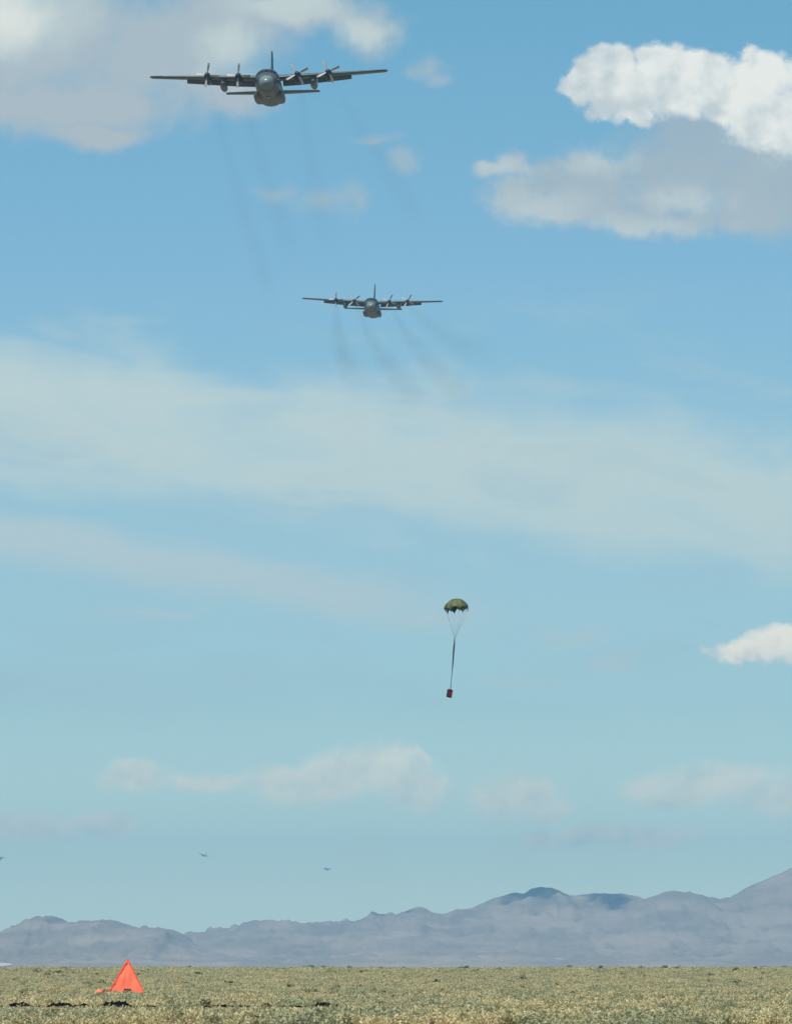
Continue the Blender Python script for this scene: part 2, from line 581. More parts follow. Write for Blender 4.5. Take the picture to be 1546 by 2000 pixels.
def rock_material():
    m = bpy.data.materials.new('desert_mountain_rock')
    m.use_nodes = True
    nt = m.node_tree
    b = nt.nodes['Principled BSDF']
    b.inputs['Roughness'].default_value = 0.95
    b.inputs['Specular IOR Level'].default_value = 0.05
    ob = S(nt, nt.nodes.new('ShaderNodeTexCoord').outputs['Object'])
    st = vmath(nt, 'MULTIPLY', ob, (0.006, 0.0012, 0.03))
    a = fbm(nt, st, 1.0, 8, 0.62, 0.4)
    d = fbm(nt, vmath(nt, 'MULTIPLY', ob, (0.02, 0.004, 0.06)), 1.0, 6, 0.65)
    p = fbm(nt, vmath(nt, 'ADD', vmath(nt, 'MULTIPLY', ob, (0.0045, 0.0008, 0.022)), (3.1, 8.2, 1.0)), 1.0, 6, 0.6)
    c = mixc(nt, a.step(0.36, 0.66), (0.18, 0.155, 0.125), (0.27, 0.225, 0.175))
    c = mixc(nt, d.step(0.5, 0.72) * 0.35, c, (0.10, 0.10, 0.07))
    c = mixc(nt, p.step(0.6, 0.76) * 0.45, c, (0.46, 0.40, 0.32))
    nt.links.new(c.s, b.inputs['Base Color'])
    return m


ROCK = rock_material()


def build_range(name, sil, crest, foot, back, x0, x1, seed, label, rough):
    nx, ny = 520, 110
    v, f = [], []
    xs = [x0 + (x1 - x0) * i / nx for i in range(nx + 1)]
    ts = [1.45 * j / ny for j in range(ny + 1)]
    for t in ts:
        y = foot + (crest - foot) * t
        for x in xs:
            px = W_PX / 2 + x * FOC / crest
            wob = 14 * noise.noise((x * 0.006 + seed, y * 0.0016, 1.0)) * (1 - smooth01((t - 0.7) / 0.3))
            top = (HOR - interp(sil, min(2590, max(-890, px + wob)))[0]) * crest / FOC
            if t < 1:
                prof = 0.16 * t + 0.10 * t * t + 0.74 * smooth01((t - 0.42) / 0.58) ** 1.35
                cm = 1 - smooth01((t - 0.78) / 0.22)
            else:
                prof = 1 - 0.8 * smooth01((t - 1.0) / 0.45)
                cm = smooth01((t - 1.0) / 0.3)
            rg = ridged(x + seed * 91, y, 0.0058)
            spur = (rg - 0.42) * rough * min(1, top / 60) * smooth01(t / 0.5)
            fine = noise.fractal((x * 0.035, y * 0.007, seed), 0.8, 2.1, 5) * 6.0 * min(1, top / 60)
            h = top * prof + spur * cm * (0.35 + 0.65 * prof) + fine * smooth01(t * 2) * (0.45 + 0.55 * cm)
            v.append((x, y, EYE - 6 * (1 - smooth01(t / 0.25)) + max(h, -40) - 25 * (1 - smooth01(t / 0.12))))
    n = nx + 1
    for j in range(ny):
        for i in range(nx):
            f.append((j * n + i, j * n + i + 1, (j + 1) * n + i + 1, (j + 1) * n + i))
    o = obj(name, (v, f), ROCK, smooth=True)
    return tag(o, label, kind='structure')


build_range('mountain_range', SIL_E, 18000.0, 11800.0, 21000.0, -1150, 1500, 4.0, 'long hazy desert mountain range rising beyond the plain', 78)
build_range('butte_ridge', SIL_W, 15500.0, 10800.0, 18000.0, -1250, 300, 9.0, 'low hazy ridge with a rounded butte at its end', 48)


def salt_flat():
    c = at(-8, 1884, 11500)
    v, f = [], []
    for i in range(25):
        a = 2 * PI * i / 25
        r = 1 + 0.25 * noise.noise((math.cos(a) * 2, math.sin(a) * 2, 5))
        v.append((c.x + 23 * r * math.cos(a), c.y + 90 * r * math.sin(a), c.z + 2.6 * r * math.sin(a)))
    v2 = [(p[0], p[1], p[2] - 1.0) for p in v]
    vf = loft([v, v2])
    return tag(obj('salt_flat', vf, MAT['salt']), 'white salt patch at the foot of the mountains', kind='structure')


salt_flat()


# ---------------------------------------------------------------- clouds high above that shade the range
def cloud(name, px, py, d, size, label):
    hit = at(px, py, d)
    t = (2600 - hit.z) / SUN_DIR.z
    c = hit + SUN_DIR * t
    bm = bmesh.new()
    bmesh.ops.create_icosphere(bm, subdivisions=5, radius=1.0)
    for q in bm.verts:
        p = q.co.copy()
        k = 1 + 0.42 * noise.fractal(p * 1.6 + Vector((px, 0, 0)), 1.0, 2.0, 5)
        q.co = Vector((p.x * size[0] * k, p.y * size[1] * k, max(p.z, -0.45) * size[2] * k))
    me = bpy.data.meshes.new(name)
    bm.to_mesh(me)
    bm.free()
    m = bpy.data.materials.get('cloud_vapour')
    if m is None:
        m = bpy.data.materials.new('cloud_vapour')
        m.use_nodes = True
        nt = m.node_tree
        nt.nodes.remove(nt.nodes['Principled BSDF'])
        vol = nt.nodes.new('ShaderNodeVolumePrincipled')
        vol.inputs['Color'].default_value = (0.98, 0.98, 0.98, 1)
        vol.inputs['Density'].default_value = 0.03
        nt.links.new(vol.outputs[0], nt.nodes['Material Output'].inputs['Volume'])
    me.materials.append(m)
    o = link(name, me, None, c)
    return tag(o, label, kind='stuff')


cloud('cloud', 1043, 1757, 17500, (68, 620, 45), 'small cloud that shades the twin summit of the range')
cloud('cloud', 1188, 1768, 17400, (46, 620, 40), 'small cloud that shades the saddle of the range')
cloud('cloud', 745, 1800, 17600, (66, 480, 40), 'small cloud that shades the low shoulder of the range')


# ---------------------------------------------------------------- the air
def haze():
    x0, x1, y0, y1, z0, z1 = -5600, 5600, -2600, 27600, -47, 420
    v = [(x, y, z) for z in (z0, z1) for y in (y0, y1) for x in (x0, x1)]
    f = [(0, 2, 3, 1), (4, 5, 7, 6), (0, 1, 5, 4), (1, 3, 7, 5), (3, 2, 6, 7), (2, 0, 4, 6)]
    m = bpy.data.materials.new('pale_haze')
    m.use_nodes = True
    nt = m.node_tree
    nt.nodes.remove(nt.nodes['Principled BSDF'])
    vol = nt.nodes.new('ShaderNodeVolumePrincipled')
    vol.inputs['Color'].default_value = HAZE_RGB
    vol.inputs['Density'].default_value = HAZE_D
    vol.inputs['Anisotropy'].default_value = 0.0
    nt.links.new(vol.outputs[0], nt.nodes['Material Output'].inputs['Volume'])
    me = bpy.data.meshes.new('haze')
    me.from_pydata(v, [], f)
    me.materials.append(m)
    return tag(link('haze', me), 'thin pale haze over the desert', kind='stuff')


HAZE_RGB = (0.235, 0.56, 0.82, 1)
HAZE_D = 5.2e-5
haze()


# ---------------------------------------------------------------- transport aircraft
# local axes: +y nose, +x starboard, +z up; origin under the wing on the fuselage axis
NOSE_Y = 11.2
FUS = [(0.0, 0.04, -0.56, -0.64), (0.10, 0.33, -0.26, -0.93), (0.35, 0.63, 0.02, -1.22), (0.8, 0.98, 0.36, -1.52), (1.4, 1.30, 0.72, -1.76), (2.1, 1.58, 1.05, -1.80), (2.7, 1.76, 1.40, -1.88),
       (3.3, 1.91, 1.90, -1.93), (3.9, 2.03, 2.20, -1.96), (4.8, 2.12, 2.32, -1.98), (6.5, 2.15, 2.34, -1.98), (12, 2.15, 2.34, -1.98), (18.2, 2.15, 2.34, -1.98), (19.6, 2.14, 2.34, -1.80), (22.0, 2.02, 2.33, -1.0),
       (24.5, 1.72, 2.28, 0.1), (26.5, 1.3, 2.22, 0.85), (28.4, 0.75, 2.14, 1.35), (29.6, 0.25, 2.0, 1.62), (29.8, 0.06, 1.88, 1.76)]


def fus_pt(s, th, off=0.0):
    """th from the crown, clockwise seen from the nose's rear"""
    hw, zt, zb = interp(FUS, s)
    zc, hh = (zt + zb) / 2, (zt - zb) / 2
    e = 2 / 2.25
    a, b = math.sin(th), math.cos(th)
    x = (hw + off) * math.copysign(abs(a) ** e, a)
    z = zc + (hh + off) * math.copysign(abs(b) ** e, b)
    return Vector((x, NOSE_Y - s, z))


def fus_patch(s0, s1, t0, t1, off=0.025, n=5, s2=None, s3=None):
    """a curved panel lying on the fuselage skin, a solid shell"""
    s2 = s0 if s2 is None else s2
    s3 = s1 if s3 is None else s3
    top, bot = [], []
    for i in range(n + 1):
        for j in range(n + 1):
            u, w = i / n, j / n
            a, b = s0 + (s2 - s0) * u, s1 + (s3 - s1) * u
            s = a + (b - a) * w
            t = t0 + (t1 - t0) * u
            top.append(fus_pt(s, t, off))
            bot.append(fus_pt(s, t, -0.03))
    k = n + 1
    v, f = top + bot, []
    for i in range(n):
        for j in range(n):
            q = (i * k + j, i * k + j + 1, (i + 1) * k + j + 1, (i + 1) * k + j)
            f.append(q)
            f.append(tuple(x + k * k for x in q[::-1]))
    edge = [j for j in range(k)] + [i * k + n for i in range(1, k)] + [n * k + j for j in range(n - 1, -1, -1)] + [i * k for i in range(n - 1, 0, -1)]
    for a, b in zip(edge, edge[1:] + edge[:1]):
        f.append((a, b, b + k * k, a + k * k))
    return v, f


def fuselage(n=44):
    ss = [0.0, .05, .1, .2, .35, .55, .8, 1.1, 1.4, 1.75, 2.1, 2.4, 2.7, 3.0, 3.3, 3.6, 3.9, 4.3, 4.8, 5.6, 6.5, 9, 12, 15, 18.2, 18.9, 19.6, 20.8, 22, 23.2, 24.5, 25.5, 26.5, 27.5, 28.4, 29.1, 29.6, 29.8]
    return loft([[fus_pt(s, 2 * PI * j / n) for j in range(n)] for s in ss])


def foil(t, c0, c1, n=10):
    """closed section between chord fractions c0 and c1 as (chord, height) pairs"""
    def th(x):
        return 5 * t * (0.2969 * math.sqrt(x) - 0.126 * x - 0.3516 * x * x + 0.2843 * x ** 3 - 0.1015 * x ** 4)
    def cm(x):
        return 0.06 * x * (1 - x)
    xs = [c0 + (c1 - c0) * (1 - math.cos(PI * k / n)) / 2 for k in range(n + 1)]
    up = [(x, cm(x) + th(x)) for x in xs]
    dn = [(x, cm(x) - th(x)) for x in xs[::-1]]
    if c0 == 0:
        dn = dn[:-1]
    return up + dn


def wing_at(x):
    """leading edge y, chord, z, thickness at span station x"""
    u = abs(x) / 20.2
    c = 4.9 if abs(x) < 5 else 4.9 - (abs(x) - 5) / 15.2 * 2.35
    le = 1.55 - max(0, abs(x) - 5) / 15.2 * 0.75
    return le, c, 1.62 + 0.0437 * abs(x), 0.18 - 0.06 * u


def wing_panel(sgn, x0, x1, c0, c1, drop=0.0, back=0.0, down=0.0, n=8, gap=0.0, tip=False):
    rings = []
    for i in range(n + 1):
        x = x0 + (x1 - x0) * i / n
        le, c, z, t = wing_at(x)
        ring = []
        for a, h in foil(t, c0, c1):
            y, zz = -(a - c0) * c, h * c
            if drop:
                h0 = 0.02 * c
                zz -= h0
                y, zz = y * math.cos(drop) + zz * math.sin(drop), zz * math.cos(drop) + y * math.sin(drop)
                zz += h0
            ring.append(Vector((sgn * x, le - c0 * c - back * c + y, z + zz - down * c)))
        rings.append(ring)
    if tip:
        le, c, z, t = wing_at(x1 + 0.2)
        rings.append([Vector((sgn * (x1 + 0.2), le - 0.35 * c - (a - 0.35) * c * 0.6, z + h * c * 0.3)) for a, h in foil(t, c0, c1)])
    return loft(rings)


def surf(sgn, stations, axis='x'):
    """tail surface: stations (offset along span, leading edge y, chord, cross offset, thickness)"""
    rings = []
    for o, le, c, w, t in stations:
        ring = []
        for a, h in foil(t, 0, 1, 8):
            hh = (h - 0.06 * a * (1 - a)) * c
            ring.append(Vector((sgn * o, le - a * c, w + hh)) if axis == 'x' else Vector((hh, le - a * c, o)))
        rings.append(ring)
    return loft(rings)


def ell_body(cx, cz, y0, y1, rx, rz, n=20, m=18, p=0.5, flat=None):
    rings = []
    for i in range(m + 1):
        u = i / m
        y = y0 + (y1 - y0) * u
        k = max(0.02, (4 * u * (1 - u)) ** p)
        rings.append([Vector((cx + rx * k * math.sin(2 * PI * j / n), y, cz + rz * k * math.cos(2 * PI * j / n))) for j in range(n)])
    return loft(rings)


ENG = [5.0, 10.25]


def eng_z(x):
    return wing_at(x)[2] - 0.22


NAC = [(4.25, 0.50, 0.46, -0.62), (4.0, 0.56, 0.52, -0.88), (3.3, 0.64, 0.58, -1.0), (2.2, 0.68, 0.60, -1.0), (1.0, 0.66, 0.55, -0.92), (-0.6, 0.56, 0.3, -0.80), (-1.9, 0.36, 0.0, -0.62)]


def nacelle(n=20):
    rings = []
    for y, w, zt, zb in NAC:
        zc, hh = (zt + zb) / 2, (zt - zb) / 2
        rings.append([Vector((w * math.copysign(abs(math.sin(a)) ** 0.85, math.sin(a)), y, zc + hh * math.copysign(abs(math.cos(a)) ** 0.85, math.cos(a)))) for a in (2 * PI * j / n for j in range(n))])
    return loft(rings)


def disc_ring(cx, y, cz, rx, rz, depth, n=18):
    """a dark scoop mouth with a lip"""
    def ring(k, yy):
        return [Vector((cx + rx * k * math.sin(2 * PI * j / n), yy, cz + rz * k * math.cos(2 * PI * j / n))) for j in range(n)]
    return loft([ring(1.0, y - 0.12), ring(1.02, y), ring(0.86, y + 0.02), ring(0.8, y - 0.05), ring(0.75, y - depth)])


def blade_mesh(tip=False):
    rings = []
    st = [(0.25, 0.12, 0.10, 70), (0.5, 0.19, 0.075, 66), (0.85, 0.27, 0.05, 58), (1.3, 0.295, 0.032, 51), (1.75, 0.285, 0.024, 46), (1.93, 0.275, 0.02, 44)]
    if tip:
        st = [(1.93, 0.276, 0.0215, 44), (2.03, 0.26, 0.018, 43), (2.06, 0.21, 0.012, 43)]
    for r, hc, ht, be in st:
        b = R(be)
        cd = Vector((math.cos(b), math.sin(b), 0))
        nd = Vector((-math.sin(b), math.cos(b), 0))
        rings.append([Vector((0, 0, r)) + cd * hc * math.cos(a) + nd * ht * math.sin(a) for a in (2 * PI * j / 12 for j in range(12))])
    return loft(rings)


BLADE = mesh('blade', *blade_mesh(), MAT['blade'], True)
BLADE_TIP = mesh('blade_tip', *blade_mesh(True), MAT['tip'], True)
SPINNER = mesh('spinner', *loft([[Vector((r * math.sin(2 * PI * j / 20), y, r * math.cos(2 * PI * j / 20))) for j in range(20)]
                                 for y, r in ((-0.3, 0.44), (0.0, 0.45), (0.3, 0.40), (0.55, 0.28), (0.7, 0.14), (0.76, 0.02))]), MAT['dark'], True)


def make_aircraft():
    t = bpy.data.objects.new('transport_aircraft', None)
    C.objects.link(t)
    P = MAT['paint']
    fu = obj('fuselage', fuselage(), P, t, smooth=True)
    obj('radome', fus_radome(), MAT['radome'], fu, smooth=True)
    # cockpit glazing: front panes, upper side panes, lower side panes
    for a, b, s0, s1, s2, s3 in ((-52, -33, 2.95, 3.55, 2.78, 3.38), (-31, -12, 2.77, 3.38, 2.72, 3.3), (-10, 10, 2.71, 3.28, 2.71, 3.28), (12, 31, 2.72, 3.3, 2.77, 3.38), (33, 52, 2.78, 3.38, 2.95, 3.55)):
        obj('window', fus_patch(s0, s1, R(a), R(b), 0.02, 5, s2, s3), MAT['glass'], fu, smooth=False)
    for sg in (-1, 1):
        obj('window', fus_patch(3.0, 3.7, R(sg * 55), R(sg * 70), 0.02), MAT['glass'], fu)
        obj('window', fus_patch(3.8, 4.5, R(sg * 57), R(sg * 70), 0.02), MAT['glass'], fu)
        obj('window', fus_patch(2.35, 2.85, R(sg * 74), R(sg * 90), 0.02), MAT['glass'], fu)
        obj('window', fus_patch(2.95, 3.5, R(sg * 74), R(sg * 90), 0.02), MAT['glass'], fu)
        obj('nose_gear_door', fus_patch(2.6, 5.0, R(180 - sg * 2), R(180 - sg * 17), 0.03), MAT['paint'], fu)
        obj('pitot_probe', tube([(sg * 1.32, NOSE_Y - 1.6, 0.2), (sg * 1.62, NOSE_Y - 1.45, 0.15), (sg * 1.62, NOSE_Y - 0.95, 0.15)], 0.035, 6), MAT['dark'], fu)
        obj('crew_vent', fus_patch(4.2, 4.7, R(180 - sg * 33), R(180 - sg * 46), 0.02), MAT['dark'], fu)
    obj('belly_vent', fus_patch(7.2, 7.9, R(172), R(188), 0.03), MAT['dark'], fu)
    obj('belly_antenna', loft([[Vector((0.02, -1.2, -1.93)), Vector((0.02, -1.7, -1.93)), Vector((-0.02, -1.7, -1.93)), Vector((-0.02, -1.2, -1.93))],
                               [Vector((0.01, -1.45, -2.42)), Vector((0.01, -1.7, -2.42)), Vector((-0.01, -1.7, -2.42)), Vector((-0.01, -1.45, -2.42))]]), MAT['dark'], fu)
    obj('beacon', ell_body(0, -2.02, 2.55, 2.8, 0.12, 0.12, 10, 6), MAT['lamp'], fu, smooth=True)
    obj('roof_antenna', loft([[Vector((0.03, 5.2, 2.3)), Vector((0.03, 4.6, 2.3)), Vector((-0.03, 4.6, 2.3)), Vector((-0.03, 5.2, 2.3))],
                              [Vector((0.015, 4.9, 2.75)), Vector((0.015, 4.65, 2.75)), Vector((-0.015, 4.65, 2.75)), Vector((-0.015, 4.9, 2.75))]]), MAT['lamp'], fu)
    obj('wing_fairing', ell_body(0, 1.95, 2.9, -5.0, 1.7, 0.62, 20, 14, 0.35), P, fu, smooth=True)
    for sg in (-1, 1):
        obj('gear_fairing', gear_fairing(sg), P, t, smooth=True, angle=60)
        obj('wing', wing_panel(sg, 0.3, 20.0, 0.0, 0.74, n=14, tip=True), P, t, smooth=True, angle=40)
        obj('flap', wing_panel(sg, 2.3, 8.1, 0.70, 1.0, drop=R(30), back=0.06, down=0.03), P, t, smooth=True, angle=40)
        obj('flap', wing_panel(sg, 8.16, 14.0, 0.70, 1.0, drop=R(30), back=0.06, down=0.03), P, t, smooth=True, angle=40)
        obj('aileron', wing_panel(sg, 14.08, 19.9, 0.745, 1.0), P, t, smooth=True, angle=40)
        le, c, z, th = wing_at(18.8)
        obj('deicing_boot', wing_panel(sg, 17.9, 19.5, 0.0, 0.10, n=4, back=-0.004), MAT['deice'], t, smooth=True, angle=40)
        # fuel tank between the engines
        tk = obj('fuel_tank', ell_body(sg * 7.65, 0.45, 4.3, -3.9, 0.62, 0.62, 20, 22, 0.42), P, t, smooth=True)
        w = wing_at(7.65)
        obj('pylon', loft([[Vector((sg * 7.65 + dx, y, zz)) for dx, y in ((0.13, 1.1), (0.13, -1.9), (-0.13, -1.9), (-0.13, 1.1))] for zz in (0.8, w[2] - 0.1)]), P, tk)
        obj('stabiliser', surf(sg, [(0.4, -13.2, 4.3, 1.65, 0.12), (4, -13.75, 3.35, 1.7, 0.11), (7.8, -14.4, 2.35, 1.76, 0.1), (8.05, -14.7, 1.7, 1.76, 0.06)]), P, t, smooth=True, angle=40)
        for x in ENG:
            zc = eng_z(x)
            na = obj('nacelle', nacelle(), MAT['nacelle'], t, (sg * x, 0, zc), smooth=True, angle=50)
            obj('intake', disc_ring(0, 4.2, -0.62, 0.36, 0.27, 0.5), MAT['dark'], na, smooth=True, angle=40)
            obj('cowl_ring', loft([[Vector((r * math.sin(2 * PI * j / 20), y, r * math.cos(2 * PI * j / 20) - 0.02)) for j in range(20)] for y, r in ((4.0, 0.52), (4.3, 0.5), (4.36, 0.46), (4.3, 0.3))]), MAT['dark'], na, smooth=True)
            obj('exhaust_pipe', tube([(0, -1.5, -0.36), (0, -2.3, -0.46)], [0.27, 0.25], 14), MAT['exhaust'], na, smooth=True, angle=40)
            obj('oil_cooler', loft([[Vector((w_ * math.sin(2 * PI * j / 14), y, zc_ + h_ * math.cos(2 * PI * j / 14))) for j in range(14)] for y, w_, h_, zc_ in ((3.2, .30, .16, -1.02), (2.4, .34, .2, -1.02), (1.2, .2, .12, -0.93))]), MAT['dark'], na, smooth=True, angle=50)
            pr = bpy.data.objects.new('propeller', None)
            C.objects.link(pr)
            pr.parent = t
            pr.location = (sg * x, 4.62, zc)
            link('spinner', SPINNER, pr)
            for k in range(4):
                link('blade', BLADE, pr, rot=(0, k * PI / 2, 0))
                link('blade_tip', BLADE_TIP, pr, rot=(0, k * PI / 2, 0))
    obj('fin', surf(1, [(1.9, -10.0, 7.9, 0, 0.07), (3.2, -11.55, 6.2, 0, 0.1), (5.5, -12.8, 4.6, 0, 0.1), (8.6, -14.3, 2.75, 0, 0.11), (8.85, -14.6, 2.2, 0, 0.05)], 'z'), P, t, smooth=True, angle=40)
    return t


def fus_radome():
    ss = [0.0, .05, .1, .2, .35, .55, .8, 1.1, 1.35]
    n = 40
    return loft([[fus_pt(s, 2 * PI * j / n, 0.012) + Vector((0, 0.012, 0)) for j in range(n)] for s in ss])


def gear_fairing(sg):
    rings = []
    n = 22
    for y, k in ((3.2, 0.05), (3.0, 0.35), (2.5, 0.62), (1.6, 0.86), (0.4, 1.0), (-3.5, 1.0), (-5.2, 0.86), (-6.6, 0.55), (-7.4, 0.2), (-7.6, 0.04)):
        ring = []
        for j in range(n):
            a = 2 * PI * j / n
            sx, cz = math.sin(a), math.cos(a)
            ring.append(Vector((sg * (1.72 + 0.93 * k * math.copysign(abs(sx) ** 0.7, sx)), y, -1.3 + 0.72 * k * math.copysign(abs(cz) ** 0.85, cz))))
        rings.append(ring)
    return loft(rings)


lead = make_aircraft()


def set_props(t, angles):
    """angles as seen from ahead, clockwise from straight up; starboard outer to port outer"""
    pr = sorted([c for c in t.children if c.name.startswith('propeller')], key=lambda c: -c.location.x)
    for p, a in zip(pr, angles):
        p.rotation_euler = (0, R(-a), 0)


def pose(o, px, py, d, pitch, roll, yaw):
    o.location = at(px, py, d)
    o.rotation_euler = (R(pitch), R(roll), R(180 + yaw))


AC_GROUP = 'transport aircraft flying in trail'
second = copy_tree(lead)
pose(lead, 525.5, 172.5, 1417, 3.0, 1.45, -1.7)
pose(second, 726.5, 602.5, 2393, 2.4, -1.4, -2.1)
set_props(lead, [9, 5, -27, -24])
set_props(second, [1, 47, 24, 30])
tag(lead, 'large grey four-engined transport aircraft flying head-on before the grey cloud', 'aircraft', AC_GROUP)
tag(second, 'grey four-engined transport aircraft trailing brown smoke just above the veil cloud', 'aircraft', AC_GROUP)


def far_aircraft():
    parts = [fuselage(16), surf(1, [(1.9, -10.0, 7.9, 0, 0.07), (8.5, -14.4, 2.6, 0, 0.1)], 'z')]
    for sg in (-1, 1):
        parts += [wing_panel(sg, 0.3, 20.0, 0.0, 1.0, n=4), gear_fairing(sg), surf(sg, [(0.4, -13.2, 4.3, 1.65, 0.12), (8, -14.4, 2.3, 1.76, 0.1)]), ell_body(sg * 7.65, 0.45, 4.3, -3.9, 0.62, 0.62, 10, 8)]
        for x in ENG:
            v, f = nacelle(10)
            parts.append(([p + Vector((sg * x, 0, eng_z(x))) for p in v], f))
    return mesh('distant_aircraft', *merge(*parts), MAT['paint'], False)


FAR = far_aircraft()
for px, py, d, pitch, roll, yaw, lab in ((-2, 1678, 19500, 4, 8, -22, 'tiny hazy aircraft flying high over the rounded butte'),
                                         (397.5, 1671, 22500, 6, -19, -18, 'tiny hazy banking aircraft low over the gap in the ridge'),
                                         (639.5, 1698, 24500, 7, -5, 20, 'tiny faint aircraft low over the flat-topped ridge')):
    o = link('distant_aircraft', FAR)
    pose(o, px, py, d, pitch, roll, yaw)
    tag(o, lab, 'aircraft', 'distant aircraft')


# ---------------------------------------------------------------- engine smoke
def smoke(start, end, bend, r0, r1, dens, name='smoke_trail', label='thin brown smoke trail from an engine'):
    """a soft dark trail from start to end; bend: sideways drift in metres (x, z), growing with the square of the way"""
    a, b = Vector(start), Vector(end)
    L = (b - a).length
    yax = (b - a).normalized()
    xax = yax.cross(Vector((0, 0, 1))).normalized()
    zax = xax.cross(yax)
    M = Matrix((xax, yax, zax)).transposed().to_4x4()
    M.translation = a
    n = 14
    rings = []
    for i in range(41):
        s = i / 40
        r = (r0 + (r1 - r0) * s ** 0.8) * 1.02 + 0.5 * r1 * s
        cx, cz = bend[0] * (s - s * s) * 4 * 0.5, bend[1] * (s - s * s) * 4 * 0.5
        rings.append([Vector((cx + r * math.cos(2 * PI * j / n), s * L, cz + r * math.sin(2 * PI * j / n))) for j in range(n)])
    m = bpy.data.materials.new('engine_smoke')
    m.use_nodes = True
    nt = m.node_tree
    nt.nodes.remove(nt.nodes['Principled BSDF'])
    ob = S(nt, nt.nodes.new('ShaderNodeTexCoord').outputs['Object'])
    x, y, z = sep(nt, ob)
    s = (y / L).m('MAXIMUM', 0.0001)
    arc = (s - s * s) * 2.0
    sw = sep(nt, fbm(nt, vmath(nt, 'MULTIPLY', ob, (0.0, 0.012, 0.0)), 1.0, 3, 0.6, color=True))
    dx = x - arc * bend[0] + (sw[0] - 0.5) * s * r1 * 1.6
    dz = z - arc * bend[1] + (sw[1] - 0.5) * s * r1 * 1.6
    r = s.m('POWER', 0.8) * (r1 - r0) + r0
    q = (dx * dx + dz * dz).m('SQRT') / r
    nz = fbm(nt, vmath(nt, 'MULTIPLY', ob, (0.35, 0.02, 0.35)), 1.0, 4, 0.65)
    d = q.step(0.15, 1.0, 1.0, 0.0) * nz.step(0.3, 0.68, 0.3, 1.4) * (r0 / r).m('POWER', 0.75) * s.step(0.55, 1.0, 1.0, 0.0) * s.step(0.0, 0.04, 0.25, 1.0) * dens
    vol = nt.nodes.new('ShaderNodeVolumePrincipled')
    vol.inputs['Color'].default_value = (0.16, 0.145, 0.12, 1)
    nt.links.new(d.s, vol.inputs['Density'])
    nt.links.new(vol.outputs[0], nt.nodes['Material Output'].inputs['Volume'])
    o = obj(name, loft(rings), m)
    o.matrix_world = M
    return tag(o, label, kind='stuff')


def engine_point(root, x):
    bpy.context.view_layer.update()
    return root.matrix_world @ Vector((x, -2.8, eng_z(x) - 0.45))


for x, e in ((10.25, (545, 640, 2110)), (5.0, (590, 560, 1960)), (-5.0, (652, 520, 1900)), (-10.25, (835, 470, 1800))):
    st = engine_point(lead, x)
    smoke(st, at(*e), ((1.5 if x < -6 else -1.0), 0), 0.5, 4.6, 0.0058, label='thin brown smoke trail behind an engine of the aircraft before the grey cloud')
for x, e in ((10.25, (712, 770, 2980)), (5.0, (850, 820, 3080)), (-5.0, (945, 815, 3080)), (-10.25, (985, 715, 2830))):
    st = engine_point(second, x)
    smoke(st, at(*e), (-5.5, -1.0), 0.55, 8.5, 0.0072, label='thin brown smoke trail behind an engine of the aircraft above the veil cloud')


